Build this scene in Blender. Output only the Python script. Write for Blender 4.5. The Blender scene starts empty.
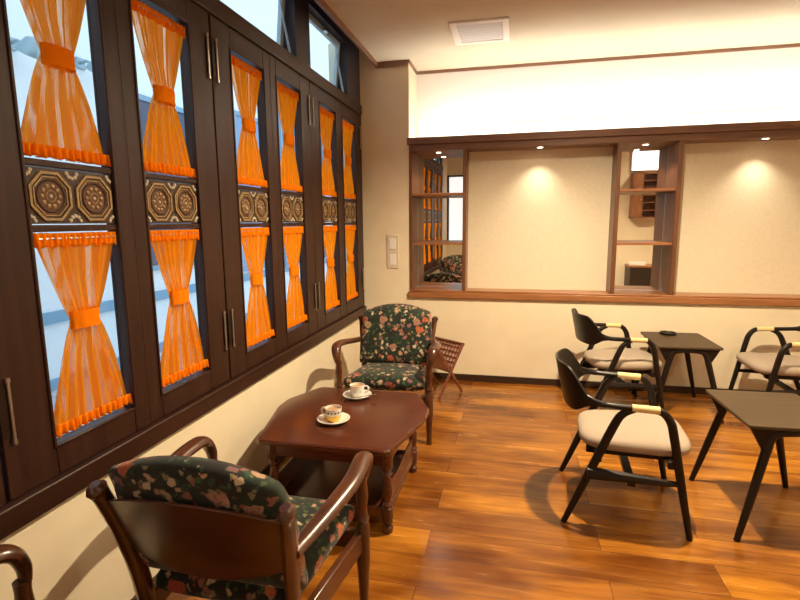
import bpy, math, random
from mathutils import Vector, Matrix
random.seed(7)
SC = bpy.context.scene
COL = SC.collection
PI = math.pi

# ---------------------------------------------------------------- helpers
def tag(o, label=None, cat=None, group=None, kind=None):
    if label: o['label'] = label
    if cat: o['category'] = cat
    if group: o['group'] = group
    if kind: o['kind'] = kind
    return o

def empty(name, loc=(0, 0, 0), rz=0.0):
    o = bpy.data.objects.new(name, None)
    o.empty_display_size = 0.05
    COL.objects.link(o)
    o.location = loc
    o.rotation_euler = (0, 0, rz)
    return o

def children(o):
    return [c for c in bpy.data.objects if c.parent == o]

def copy_tree(o, parent=None):
    c = o.copy()
    COL.objects.link(c)
    if parent is not None:
        c.parent = parent
    for ch in children(o):
        copy_tree(ch, c)
    return c

class MB:
    def __init__(s):
        s.v = []; s.f = []; s.mi = []; s.cur = 0
    def add(s, vs, fs):
        b = len(s.v)
        s.v += [tuple(p) for p in vs]
        for f in fs:
            s.f.append([b + i for i in f]); s.mi.append(s.cur)
    def box(s, x0, x1, y0, y1, z0, z1, M=None):
        P = [Vector((x, y, z)) for z in (z0, z1) for y in (y0, y1) for x in (x0, x1)]
        if M is not None: P = [M @ p for p in P]
        s.add(P, [(0, 2, 3, 1), (4, 5, 7, 6), (0, 1, 5, 4), (2, 6, 7, 3), (0, 4, 6, 2), (1, 3, 7, 5)])
        return s
    def frame(s, axis, d0, d1, a0, a1, b0, b1, w, w2=None):
        """rectangular frame in the plane normal to `axis` ('x' or 'z')"""
        wl, wr, wb, wt = (w, w, w, w) if w2 is None else w2
        for (p0, p1, q0, q1) in ((a0, a0 + wl, b0, b1), (a1 - wr, a1, b0, b1), (a0 + wl, a1 - wr, b0, b0 + wb), (a0 + wl, a1 - wr, b1 - wt, b1)):
            if axis == 'x': s.box(d0, d1, p0, p1, q0, q1)
            elif axis == 'y': s.box(p0, p1, d0, d1, q0, q1)
            else: s.box(p0, p1, q0, q1, d0, d1)
        return s
    def tube(s, path, r, seg=10, up=None, cap=True):
        path = [Vector(p) for p in path]
        n = len(path)
        rr = r if isinstance(r, (list, tuple)) and len(r) == n else [r] * n
        rr = [(q, q) if not isinstance(q, (tuple, list)) else q for q in rr]
        t = []
        for i in range(n):
            a = path[max(i - 1, 0)]; b = path[min(i + 1, n - 1)]
            t.append((b - a).normalized())
        u = Vector(up) if up is not None else (Vector((0, 0, 1)) if abs(t[0].z) < .9 else Vector((1, 0, 0)))
        rings = []
        for i in range(n):
            u = (u - t[i] * u.dot(t[i])).normalized()
            w = t[i].cross(u)
            ra, rb = rr[i]
            rings.append([path[i] + u * (ra * math.cos(2 * PI * k / seg)) + w * (rb * math.sin(2 * PI * k / seg)) for k in range(seg)])
        vs = [p for R in rings for p in R]
        fs = []
        for i in range(n - 1):
            for k in range(seg):
                k2 = (k + 1) % seg
                fs.append((i * seg + k, i * seg + k2, (i + 1) * seg + k2, (i + 1) * seg + k))
        if cap:
            fs.append(tuple(range(seg - 1, -1, -1)))
            fs.append(tuple((n - 1) * seg + k for k in range(seg)))
        s.add(vs, fs)
        return s
    def lathe(s, prof, seg=24, c=(0, 0, 0), M=None):
        vs = []; fs = []
        for (r, z) in prof:
            for k in range(seg):
                a = 2 * PI * k / seg
                p = Vector((r * math.cos(a), r * math.sin(a), z))
                if M is not None: p = M @ p
                vs.append(p + Vector(c))
        n = len(prof)
        for i in range(n - 1):
            for k in range(seg):
                k2 = (k + 1) % seg
                fs.append((i * seg + k, i * seg + k2, (i + 1) * seg + k2, (i + 1) * seg + k))
        fs.append(tuple(range(seg - 1, -1, -1)))
        fs.append(tuple((n - 1) * seg + k for k in range(seg)))
        s.add(vs, fs)
        return s
    def prism(s, poly, h0, h1, M=None):
        n = len(poly)
        vs = [Vector((p[0], p[1], h0)) for p in poly] + [Vector((p[0], p[1], h1)) for p in poly]
        if M is not None: vs = [M @ p for p in vs]
        fs = [tuple(range(n - 1, -1, -1)), tuple(range(n, 2 * n))]
        for i in range(n):
            j = (i + 1) % n
            fs.append((i, j, n + j, n + i))
        s.add(vs, fs)
        return s
    def sheet(s, fn, nu, nv, th=0.0):
        """fn(u,v) -> (point, normal); closed slab when th>0"""
        A = []; B = []
        for i in range(nu + 1):
            for j in range(nv + 1):
                p, n = fn(i / nu, j / nv)
                p = Vector(p); n = Vector(n)
                A.append(p + n * th / 2); B.append(p - n * th / 2)
        q = lambda i, j: i * (nv + 1) + j
        fs = []
        N = len(A)
        for i in range(nu):
            for j in range(nv):
                fs.append((q(i, j), q(i + 1, j), q(i + 1, j + 1), q(i, j + 1)))
                if th > 0: fs.append((N + q(i, j), N + q(i, j + 1), N + q(i + 1, j + 1), N + q(i + 1, j)))
        if th > 0:
            for i in range(nu):
                fs.append((q(i, 0), N + q(i, 0), N + q(i + 1, 0), q(i + 1, 0)))
                fs.append((q(i, nv), q(i + 1, nv), N + q(i + 1, nv), N + q(i, nv)))
            for j in range(nv):
                fs.append((q(0, j), q(0, j + 1), N + q(0, j + 1), N + q(0, j)))
                fs.append((q(nu, j), N + q(nu, j), N + q(nu, j + 1), q(nu, j + 1)))
            s.add(A + B, fs)
        else:
            s.add(A, fs)
        return s
    def build(s, name, mat, parent=None, bevel=0.0, smooth=True, subsurf=0, angle=35, bseg=2):
        me = bpy.data.meshes.new(name)
        me.from_pydata(s.v, [], s.f)
        mats = mat if isinstance(mat, (list, tuple)) else [mat]
        for m in mats: me.materials.append(m)
        if len(mats) > 1: me.polygons.foreach_set('material_index', s.mi)
        import bmesh
        bm = bmesh.new(); bm.from_mesh(me)
        bmesh.ops.recalc_face_normals(bm, faces=bm.faces)
        bm.to_mesh(me); bm.free()
        if smooth:
            me.polygons.foreach_set('use_smooth', [True] * len(me.polygons))
            if not subsurf: me.set_sharp_from_angle(angle=math.radians(angle))
        me.update()
        o = bpy.data.objects.new(name, me)
        COL.objects.link(o)
        if parent is not None: o.parent = parent
        if bevel:
            b = o.modifiers.new('Bevel', 'BEVEL'); b.width = bevel; b.segments = bseg; b.limit_method = 'ANGLE'; b.angle_limit = math.radians(40)
            b.harden_normals = False
        if subsurf:
            b = o.modifiers.new('Subsurf', 'SUBSURF'); b.levels = subsurf; b.render_levels = subsurf
        return o

def smooth_path(pts, k=6):
    """Catmull-Rom through pts"""
    P = [Vector(p) for p in pts]
    P = [P[0] * 2 - P[1]] + P + [P[-1] * 2 - P[-2]]
    out = []
    for i in range(1, len(P) - 2):
        for j in range(k):
            t = j / k
            a, b, c, d = P[i - 1], P[i], P[i + 1], P[i + 2]
            out.append(0.5 * ((2 * b) + (c - a) * t + (2 * a - 5 * b + 4 * c - d) * t * t + (3 * b - a - 3 * c + d) * t ** 3))
    out.append(P[-2])
    return out

def lerp_list(vals, n):
    out = []
    for i in range(n):
        t = i / (n - 1) * (len(vals) - 1)
        k = min(int(t), len(vals) - 2); f = t - k
        a, b = vals[k], vals[k + 1]
        if isinstance(a, tuple): out.append(tuple(x + (y - x) * f for x, y in zip(a, b)))
        else: out.append(a + (b - a) * f)
    return out

def round_poly(poly, r, k=5):
    out = []
    n = len(poly)
    for i in range(n):
        p = Vector(poly[i]).to_2d(); a = Vector(poly[i - 1]).to_2d(); b = Vector(poly[(i + 1) % n]).to_2d()
        d1 = (a - p); d2 = (b - p)
        q = min(r, d1.length * .45, d2.length * .45)
        s = p + d1.normalized() * q; e = p + d2.normalized() * q
        for j in range(k + 1):
            t = j / k
            out.append(tuple(s * (1 - t) ** 2 + p * 2 * t * (1 - t) + e * t * t))
    return out

# ---------------------------------------------------------------- materials
def new_mat(name):
    m = bpy.data.materials.new(name); m.use_nodes = True
    nt = m.node_tree
    b = nt.nodes['Principled BSDF']
    return m, nt, b

def N(nt, t, **kw):
    n = nt.nodes.new(t)
    for k, v in kw.items():
        if k in n.inputs: n.inputs[k].default_value = v
        else: setattr(n, k, v)
    return n

def ramp(nt, stops, interp='LINEAR'):
    r = nt.nodes.new('ShaderNodeValToRGB')
    r.color_ramp.interpolation = interp
    e = r.color_ramp.elements
    while len(e) > 1: e.remove(e[0])
    e[0].position = stops[0][0]; e[0].color = (*stops[0][1], 1)
    for p, c in stops[1:]:
        q = e.new(p); q.color = (*c, 1)
    return r

def simple(name, col, rough=.5, metal=0.0, spec=.5, coat=0.0, noise=0.0, nscale=30.0, bump=0.0, bscale=200.0, sheen=0.0):
    m, nt, b = new_mat(name)
    b.inputs['Base Color'].default_value = (*col, 1)
    b.inputs['Roughness'].default_value = rough
    b.inputs['Metallic'].default_value = metal
    b.inputs['Specular IOR Level'].default_value = spec
    b.inputs['Coat Weight'].default_value = coat
    b.inputs['Sheen Weight'].default_value = sheen
    tc = N(nt, 'ShaderNodeTexCoord')
    if noise:
        n = N(nt, 'ShaderNodeTexNoise', Scale=nscale, Detail=4.0)
        nt.links.new(tc.outputs['Object'], n.inputs['Vector'])
        r = ramp(nt, [(.3, tuple(c * (1 - noise) for c in col)), (.7, tuple(min(1, c * (1 + noise)) for c in col))])
        nt.links.new(n.outputs['Fac'], r.inputs['Fac']); nt.links.new(r.outputs['Color'], b.inputs['Base Color'])
    if bump:
        n = N(nt, 'ShaderNodeTexNoise', Scale=bscale, Detail=3.0)
        nt.links.new(tc.outputs['Object'], n.inputs['Vector'])
        bp = N(nt, 'ShaderNodeBump', Strength=bump, Distance=.002)
        nt.links.new(n.outputs['Fac'], bp.inputs['Height']); nt.links.new(bp.outputs['Normal'], b.inputs['Normal'])
    return m

def wood(name, dark, light, rough=.35, stretch=(2, 30, 30), coat=0.2, spec=.5):
    m, nt, b = new_mat(name)
    tc = N(nt, 'ShaderNodeTexCoord')
    mp = N(nt, 'ShaderNodeMapping'); mp.inputs['Scale'].default_value = stretch
    nt.links.new(tc.outputs['Object'], mp.inputs['Vector'])
    n = N(nt, 'ShaderNodeTexNoise', Scale=1.0, Detail=5.0, Distortion=.6)
    nt.links.new(mp.outputs['Vector'], n.inputs['Vector'])
    r = ramp(nt, [(.3, dark), (.7, light)])
    nt.links.new(n.outputs['Fac'], r.inputs['Fac']); nt.links.new(r.outputs['Color'], b.inputs['Base Color'])
    b.inputs['Roughness'].default_value = rough
    b.inputs['Coat Weight'].default_value = coat
    b.inputs['Coat Roughness'].default_value = .25
    b.inputs['Specular IOR Level'].default_value = spec
    return m

M = {}
M['wall'] = simple('cream wallpaper', (.82, .73, .55), .85, noise=.03, nscale=6, bump=.25, bscale=120)
M['panel'] = simple('beige woven wallpaper', (.74, .66, .51), .85, noise=.04, nscale=40, bump=.4, bscale=160)
M['cove'] = simple('white cove paint', (.86, .84, .8), .8)
M['ceil'] = simple('ceiling wallpaper', (.60, .53, .41), .9, noise=.02, nscale=8, bump=.2, bscale=100)
M['frame'] = wood('dark stained window wood', (.026, .008, .004), (.046, .016, .008), .42, (30, 30, 2), 0.0, .32)
M['frame_h'] = wood('dark stained rail wood', (.026, .008, .004), (.046, .016, .008), .42, (30, 2, 30), 0.0, .32)
M['trim'] = wood('brown trim wood', (.15, .072, .042), (.22, .108, .062), .45, (3, 40, 40), .1)
M['post'] = wood('reddish brown post wood', (.11, .040, .016), (.19, .072, .03), .4, (40, 40, 3), .15)
M['sill'] = wood('orange brown sill wood', (.26, .10, .035), (.38, .16, .06), .35, (3, 40, 40), .2)
M['baseboard'] = simple('dark brown baseboard', (.035, .015, .008), .45)
M['arm_wood'] = wood('warm brown armchair wood', (.045, .013, .005), (.11, .034, .011), .28, (8, 8, 8), .4)
M['table_wood'] = wood('red brown table wood', (.055, .014, .007), (.11, .028, .012), .25, (4, 30, 30), .4)
M['black_wood'] = simple('near black lacquered wood', (.010, .006, .005), .36, spec=.3, coat=.05)
M['top_wood'] = wood('dull dark brown tabletop', (.060, .038, .019), (.080, .052, .027), .5, (3, 30, 30), 0.0, .3)
M['seat'] = simple('beige grey seat fabric', (.37, .295, .23), .9, noise=.06, nscale=220, bump=.3, bscale=500)
M['wrap'] = simple('cream cane wrap', (.72, .58, .28), .6)
M['cream_porcelain'] = simple('white porcelain', (.85, .82, .76), .18, coat=.5)
M['grey_porcelain'] = simple('pale grey porcelain', (.72, .72, .70), .18, coat=.5)
M['yellow_glaze'] = simple('yellow glaze', (.85, .50, .04), .2, coat=.4)
M['motif'] = simple('dark brown glaze', (.06, .03, .015), .3)
M['coffee'] = simple('milky coffee', (.45, .28, .16), .25)
M['steel'] = simple('polished steel', (.72, .72, .72), .2, metal=1)
M['hinge'] = simple('aged bronze hinge', (.03, .016, .01), .4, metal=.6)
M['hinge_pin'] = simple('worn metal pin', (.55, .48, .42), .3, metal=.9)
M['alu'] = simple('blue grey aluminium', (.42, .52, .58), .4, metal=.3)
M['dark_frame'] = simple('dark plum painted frame', (.022, .014, .02), .45)
M['plastic'] = simple('ivory plastic', (.70, .62, .50), .45)
M['white_plastic'] = simple('white plastic', (.86, .85, .82), .5)
M['grey_plastic'] = simple('pale grey grille', (.74, .75, .76), .6)
M['leather'] = simple('embossed brown leather', (.045, .022, .012), .45, noise=.4, nscale=60)
M['gilt'] = simple('tan gilt relief', (.34, .23, .11), .4, metal=.2, noise=.25, nscale=90)
M['pale_gilt'] = simple('pale relief', (.50, .45, .36), .5)
M['rust'] = simple('rust brown relief', (.11, .042, .018), .45)
M['lattice'] = wood('lattice rack wood', (.14, .04, .016), (.22, .07, .03), .4, (8, 8, 8), .2)
M['rack_cloth'] = simple('pink beige cloth', (.55, .33, .25), .9)
M['facade'] = simple('white rendered facade', (.80, .85, .88), .8)
M['asphalt'] = simple('pale paving', (.50, .53, .55), .9, noise=.1, nscale=5)
M['navy'] = simple('navy glass', (.03, .06, .12), .2)
M['blue_glass'] = simple('blue glass', (.16, .30, .50), .25)
M['blue_band'] = simple('blue grey band', (.20, .36, .50), .6)
M['lamp_metal'] = simple('grey blue lamp metal', (.30, .42, .47), .35, metal=.4)
M['kitchen_wood'] = wood('kitchen cabinet wood', (.20, .075, .028), (.30, .12, .045), .4, (30, 30, 3), .2)
M['dark_box'] = simple('dark counter front', (.03, .018, .012), .5)
M['paper'] = simple('white paper', (.82, .80, .76), .8)
M['red'] = simple('red enamel', (.45, .03, .03), .4)

def emis(name, col, s):
    m, nt, b = new_mat(name)
    b.inputs['Base Color'].default_value = (*col, 1)
    b.inputs['Emission Color'].default_value = (*col, 1)
    b.inputs['Emission Strength'].default_value = s
    return m
M['cove_glow'] = emis('lit white diffuser', (1, .94, .80), 52)
M['lens_glow'] = emis('lit downlight lens', (1, .86, .6), 16.0)
M['kitchen_glow'] = emis('lit light box', (1, .97, .92), 3.5)

def mirror_mat():
    m, nt, b = new_mat('silvered mirror')
    b.inputs['Base Color'].default_value = (.86, .85, .82, 1)
    b.inputs['Metallic'].default_value = 1
    b.inputs['Roughness'].default_value = .015
    return m
M['mirror'] = mirror_mat()

def glass_mat():
    m = bpy.data.materials.new('window glass'); m.use_nodes = True
    nt = m.node_tree; nt.nodes.clear()
    o = N(nt, 'ShaderNodeOutputMaterial')
    t = N(nt, 'ShaderNodeBsdfTransparent'); t.inputs['Color'].default_value = (.93, .96, .97, 1)
    g = N(nt, 'ShaderNodeBsdfGlossy'); g.inputs['Roughness'].default_value = .02
    lw = N(nt, 'ShaderNodeLayerWeight'); lw.inputs['Blend'].default_value = .5
    pw = N(nt, 'ShaderNodeMath', operation='POWER'); pw.inputs[1].default_value = 5.0
    f = N(nt, 'ShaderNodeMath', operation='MULTIPLY_ADD'); f.inputs[1].default_value = .35; f.inputs[2].default_value = .02
    nt.links.new(lw.outputs['Facing'], pw.inputs[0]); nt.links.new(pw.outputs[0], f.inputs[0])
    x = N(nt, 'ShaderNodeMixShader')
    nt.links.new(f.outputs[0], x.inputs[0]); nt.links.new(t.outputs[0], x.inputs[1]); nt.links.new(g.outputs[0], x.inputs[2])
    nt.links.new(x.outputs[0], o.inputs[0])
    return m
M['glass'] = glass_mat()

def curtain_mat():
    m = bpy.data.materials.new('orange sheer fabric'); m.use_nodes = True
    nt = m.node_tree; nt.nodes.clear()
    o = N(nt, 'ShaderNodeOutputMaterial')
    tc = N(nt, 'ShaderNodeTexCoord')
    mp = N(nt, 'ShaderNodeMapping'); mp.inputs['Scale'].default_value = (3, 30, .9)
    nt.links.new(tc.outputs['Object'], mp.inputs['Vector'])
    n = N(nt, 'ShaderNodeTexNoise', Scale=1.0, Detail=2.0)
    nt.links.new(mp.outputs['Vector'], n.inputs['Vector'])
    r = ramp(nt, [(.3, (.98, .32, .008)), (.7, (1.0, .40, .015))])
    nt.links.new(n.outputs['Fac'], r.inputs['Fac'])
    d = N(nt, 'ShaderNodeBsdfDiffuse'); t = N(nt, 'ShaderNodeBsdfTranslucent')
    for q in (d, t): nt.links.new(r.outputs['Color'], q.inputs['Color'])
    a = N(nt, 'ShaderNodeMixShader'); a.inputs[0].default_value = .55
    nt.links.new(d.outputs[0], a.inputs[1]); nt.links.new(t.outputs[0], a.inputs[2])
    tr = N(nt, 'ShaderNodeBsdfTransparent'); tr.inputs['Color'].default_value = (1, .8, .62, 1)
    r2 = ramp(nt, [(.50, (.02, .02, .02)), (.68, (.42, .42, .42))])
    nt.links.new(n.outputs['Fac'], r2.inputs['Fac'])
    b = N(nt, 'ShaderNodeMixShader')
    nt.links.new(r2.outputs['Color'], b.inputs[0])
    nt.links.new(a.outputs[0], b.inputs[1]); nt.links.new(tr.outputs[0], b.inputs[2])
    nt.links.new(b.outputs[0], o.inputs[0])
    return m
M['curtain'] = curtain_mat()
def curtain_solid():
    m = bpy.data.materials.new('orange gathered fabric'); m.use_nodes = True
    nt = m.node_tree; nt.nodes.clear()
    o = N(nt, 'ShaderNodeOutputMaterial')
    d = N(nt, 'ShaderNodeBsdfDiffuse'); t = N(nt, 'ShaderNodeBsdfTranslucent')
    for q in (d, t): q.inputs['Color'].default_value = (1.0, .34, .010, 1)
    a = N(nt, 'ShaderNodeMixShader'); a.inputs[0].default_value = .4
    nt.links.new(d.outputs[0], a.inputs[1]); nt.links.new(t.outputs[0], a.inputs[2])
    nt.links.new(a.outputs[0], o.inputs[0])
    return m
M['curtain_solid'] = curtain_solid()

def floral_mat():
    m, nt, b = new_mat('dark floral tapestry')
    L = nt.links.new
    tc = N(nt, 'ShaderNodeTexCoord')
    nz = N(nt, 'ShaderNodeTexNoise', Scale=30.0, Detail=3.0)
    L(tc.outputs['Object'], nz.inputs['Vector'])
    add = N(nt, 'ShaderNodeVectorMath', operation='MULTIPLY_ADD')
    add.inputs[1].default_value = (.05, .05, .05)
    L(nz.outputs['Color'], add.inputs[0]); L(tc.outputs['Object'], add.inputs[2])
    def vor(scale, rnd=1.0, off=0):
        mp = N(nt, 'ShaderNodeMapping'); mp.inputs['Location'].default_value = (off, off * .7, off * 1.3)
        L(add.outputs[0], mp.inputs['Vector'])
        v = N(nt, 'ShaderNodeTexVoronoi', Scale=scale, Randomness=rnd)
        L(mp.outputs[0], v.inputs['Vector'])
        sp = N(nt, 'ShaderNodeSeparateColor'); L(v.outputs['Color'], sp.inputs[0])
        return v, sp
    def mask(v, lo, hi):
        r = ramp(nt, [(lo, (1, 1, 1)), (hi, (0, 0, 0))]); L(v.outputs['Distance'], r.inputs['Fac']); return r.outputs['Color']
    def mix(a, c, f):
        x = N(nt, 'ShaderNodeMix', data_type='RGBA')
        L(f, x.inputs['Factor']); 
        if isinstance(a, tuple): x.inputs['A'].default_value = (*a, 1)
        else: L(a, x.inputs['A'])
        if isinstance(c, tuple): x.inputs['B'].default_value = (*c, 1)
        else: L(c, x.inputs['B'])
        return x.outputs['Result']
    def mul(a, c):
        x = N(nt, 'ShaderNodeMath', operation='MULTIPLY'); L(a, x.inputs[0]); L(c, x.inputs[1]); return x.outputs[0]
    base = ramp(nt, [(.35, (.008, .005, .004)), (.65, (.008, .022, .012))])
    n2 = N(nt, 'ShaderNodeTexNoise', Scale=9.0); L(tc.outputs['Object'], n2.inputs['Vector']); L(n2.outputs['Fac'], base.inputs['Fac'])
    col = base.outputs['Color']
    v1, s1 = vor(36, 1, 3.1)     # leaves
    lc = ramp(nt, [(0, (.012, .05, .018)), (.35, (.05, .10, .03)), (.6, (.20, .19, .09)), (.8, (.02, .06, .03))], 'CONSTANT'); L(s1.outputs['Red'], lc.inputs['Fac'])
    keep = ramp(nt, [(0, (0, 0, 0)), (.15, (1, 1, 1))], 'CONSTANT'); L(s1.outputs['Green'], keep.inputs['Fac'])
    col = mix(col, lc.outputs['Color'], mul(mask(v1, .30, .42), keep.outputs['Color']))
    v2, s2 = vor(24, 1, 8.7)     # small blossoms
    bc = ramp(nt, [(0, (.45, .28, .17)), (.3, (.28, .10, .08)), (.55, (.52, .42, .28)), (.8, (.22, .10, .10))], 'CONSTANT'); L(s2.outputs['Red'], bc.inputs['Fac'])
    kp2 = ramp(nt, [(0, (0, 0, 0)), (.28, (1, 1, 1))], 'CONSTANT'); L(s2.outputs['Green'], kp2.inputs['Fac'])
    col = mix(col, bc.outputs['Color'], mul(mask(v2, .30, .40), kp2.outputs['Color']))
    v3, s3 = vor(11.5, .8, 1.3)   # large roses
    rc = ramp(nt, [(0, (.50, .14, .05)), (.35, (.42, .22, .15)), (.6, (.50, .10, .05)), (.8, (.50, .36, .20))], 'CONSTANT'); L(s3.outputs['Red'], rc.inputs['Fac'])
    kp3 = ramp(nt, [(0, (0, 0, 0)), (.38, (1, 1, 1))], 'CONSTANT'); L(s3.outputs['Green'], kp3.inputs['Fac'])
    rings = ramp(nt, [(.0, (.9, .8, .5)), (.07, (.9, .8, .5)), (.10, (.45, .3, .3)), (.17, (1, 1, 1)), (.22, (.5, .45, .45)), (.3, (1, 1, 1))])
    L(v3.outputs['Distance'], rings.inputs['Fac'])
    rm = N(nt, 'ShaderNodeMix', data_type='RGBA', blend_type='MULTIPLY'); rm.inputs['Factor'].default_value = 1
    L(rc.outputs['Color'], rm.inputs['A']); L(rings.outputs['Color'], rm.inputs['B'])
    col = mix(col, rm.outputs['Result'], mul(mask(v3, .30, .38), kp3.outputs['Color']))
    L(col, b.inputs['Base Color'])
    b.inputs['Roughness'].default_value = .85
    b.inputs['Sheen Weight'].default_value = .15
    w = N(nt, 'ShaderNodeTexNoise', Scale=350.0); L(tc.outputs['Object'], w.inputs['Vector'])
    bp = N(nt, 'ShaderNodeBump', Strength=.3, Distance=.002); L(w.outputs['Fac'], bp.inputs['Height']); L(bp.outputs['Normal'], b.inputs['Normal'])
    return m
M['floral'] = floral_mat()

def floor_mat():
    m, nt, b = new_mat('orange brown plank floor')
    L = nt.links.new
    tc = N(nt, 'ShaderNodeTexCoord')
    mp = N(nt, 'ShaderNodeMapping'); mp.inputs['Rotation'].default_value = (0, 0, 0); mp.inputs['Location'].default_value = (.37, .11, 0)
    L(tc.outputs['Object'], mp.inputs['Vector'])
    br = N(nt, 'ShaderNodeTexBrick')
    br.offset = .37; br.offset_frequency = 2
    br.inputs['Scale'].default_value = 1
    br.inputs['Mortar Size'].default_value = .0016
    br.inputs['Mortar Smooth'].default_value = .2
    br.inputs['Bias'].default_value = 0
    br.inputs['Brick Width'].default_value = 1.25
    br.inputs['Row Height'].default_value = .20
    br.inputs['Color1'].default_value = (0, 0, 0, 1); br.inputs['Color2'].default_value = (1, 1, 1, 1); br.inputs['Mortar'].default_value = (.5, .5, .5, 1)
    L(mp.outputs[0], br.inputs['Vector'])
    mp2 = N(nt, 'ShaderNodeMapping'); mp2.inputs['Scale'].default_value = (1.6, 16, 1)
    L(tc.outputs['Object'], mp2.inputs['Vector'])
    off = N(nt, 'ShaderNodeVectorMath', operation='MULTIPLY_ADD'); off.inputs[1].default_value = (7, 7, 7)
    L(br.outputs['Color'], off.inputs[0]); L(mp2.outputs[0], off.inputs[2])
    n = N(nt, 'ShaderNodeTexNoise', Scale=1.0, Detail=6.0, Distortion=.8, Roughness=.6); L(off.outputs[0], n.inputs['Vector'])
    c1 = ramp(nt, [(.25, (.20, .062, .010)), (.5, (.38, .145, .017)), (.75, (.55, .24, .03))]); L(n.outputs['Fac'], c1.inputs['Fac'])
    c2 = ramp(nt, [(0, (.62, .55, .62)), (.5, (.92, .9, .9)), (1, (1.12, 1.15, 1.0))]); L(br.outputs['Color'], c2.inputs['Fac'])
    x = N(nt, 'ShaderNodeMix', data_type='RGBA', blend_type='MULTIPLY'); x.inputs['Factor'].default_value = 1
    L(c1.outputs[0], x.inputs['A']); L(c2.outputs[0], x.inputs['B'])
    # knots and darker worn streaks
    mp3 = N(nt, 'ShaderNodeMapping'); mp3.inputs['Scale'].default_value = (1.2, 3.2, 1); L(tc.outputs['Object'], mp3.inputs['Vector'])
    n3 = N(nt, 'ShaderNodeTexNoise', Scale=1.3, Detail=3.0); L(mp3.outputs[0], n3.inputs['Vector'])
    c3 = ramp(nt, [(.36, (.50, .40, .40)), (.58, (1.05, 1.05, 1.05))]); L(n3.outputs['Fac'], c3.inputs['Fac'])
    y = N(nt, 'ShaderNodeMix', data_type='RGBA', blend_type='MULTIPLY'); y.inputs['Factor'].default_value = 1
    L(x.outputs['Result'], y.inputs['A']); L(c3.outputs[0], y.inputs['B'])
    z = N(nt, 'ShaderNodeMix', data_type='RGBA'); L(br.outputs['Fac'], z.inputs['Factor'])
    L(y.outputs['Result'], z.inputs['A']); z.inputs['B'].default_value = (.07, .022, .008, 1)
    L(z.outputs['Result'], b.inputs['Base Color'])
    rr = ramp(nt, [(.3, (.17, .17, .17)), (.7, (.30, .30, .30))]); L(n.outputs['Fac'], rr.inputs['Fac'])
    L(rr.outputs['Color'], b.inputs['Roughness'])
    b.inputs['Specular IOR Level'].default_value = .5
    bp = N(nt, 'ShaderNodeBump', Strength=.25, Distance=.003); bp.invert = True
    L(br.outputs['Fac'], bp.inputs['Height']); L(bp.outputs['Normal'], b.inputs['Normal'])
    return m
M['floor'] = floor_mat()

# ---------------------------------------------------------------- room shell
XL, YB, ZC = -1.424, 4.726, 2.92
YM = 5.03            # mirror plane at the back of the niches
YP = 4.93            # wallpapered panels
YC = 5.09            # cove wall
XR = 3.5
YF = -0.80
XK, YK = 1.55, 0.45  # the room steps forward here for the kitchen corner

def struct(name, mb, mat, **kw):
    return tag(mb.build(name, mat, **kw), kind='structure')

struct('floor', MB().box(-1.7, XR + .1, YF - .1, 5.3, -.08, 0), M['floor'], smooth=False)
struct('ceiling', MB().box(-1.25, XR + .1, YF - .1, 5.3, ZC, ZC + .1), M['ceil'], smooth=False)
w = MB()
w.box(XL - .14, XL, .0, YB, 0, .615)
w.box(XL - .14, XL, YF, -.10, 0, 3.1)
w.box(XL - .14, XL, -.10, .0, 0, .615)
struct('wall_left', w, M['wall'], smooth=False)
w = MB()
w.box(XL - .3, XR + .1, YB, 5.3, 0, .79)
w.box(XL - .3, -.972, YB, 5.3, .79, 3.12)
struct('wall_back', w, M['wall'], smooth=False)
w = MB()
w.box(-.462, .83, YP, 5.3, .79, 2.145); w.box(1.303, XR, YP, 5.3, .79, 2.145)
struct('wall_back_panels', w, M['panel'], smooth=False)
struct('wall_back_cove', MB().box(-.972, XR, YC, 5.3, 2.15, ZC), M['cove'], smooth=False)
w = MB()
for x0, x1 in ((-.80, .20), (.206, 1.45), (1.456, XR)): w.box(x0, x1, YC - .014, YC, 2.395, 2.41)
struct('trim_15', w, M['grey_plastic'], bevel=.002)
w = MB(); w.box(XL - .14, XK, YF - .1, YF, 0, 3.1)
struct('wall_front', w, M['wall'], smooth=False)
w = MB(); w.box(XK, XK + .1, YF, YK - .1, 0, ZC); w.box(XK, XR, YK - .1, YK, 0, ZC)
struct('wall_front_kitchen', w, M['wall'], smooth=False)
struct('wall_right', MB().box(XR, XR + .1, YK - .1, YB, 0, ZC), M['wall'], smooth=False)
struct('baseboard_back', MB().box(XL + .012, XR, YB - .012, YB, 0, .062), M['baseboard'], bevel=.003)
struct('baseboard_left', MB().box(XL, XL + .012, YF, YB - .013, 0, .062), M['baseboard'], bevel=.003)

# ceiling trim
struct('trim_1', MB().box(-1.272, -1.25, YF, YB - .03, 2.875, 3.1), M['trim'], bevel=.004)           # curtain box fascia
struct('trim_2', MB().box(-1.272, -.972, YB - .03, YB, 2.872, ZC), M['trim'], bevel=.004)            # along the pillar
w = MB(); w.box(-.972, -.957, YB - .03, YC, 2.893, ZC); w.box(-.957, XR, YC - .015, YC, 2.893, ZC)
struct('trim_3', w, M['trim'], bevel=.003)
struct('trim_4', MB().box(XL - .14, -1.25, YF, YB, 3.1, 3.14), M['dark_frame'])                       # top of curtain box

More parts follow.
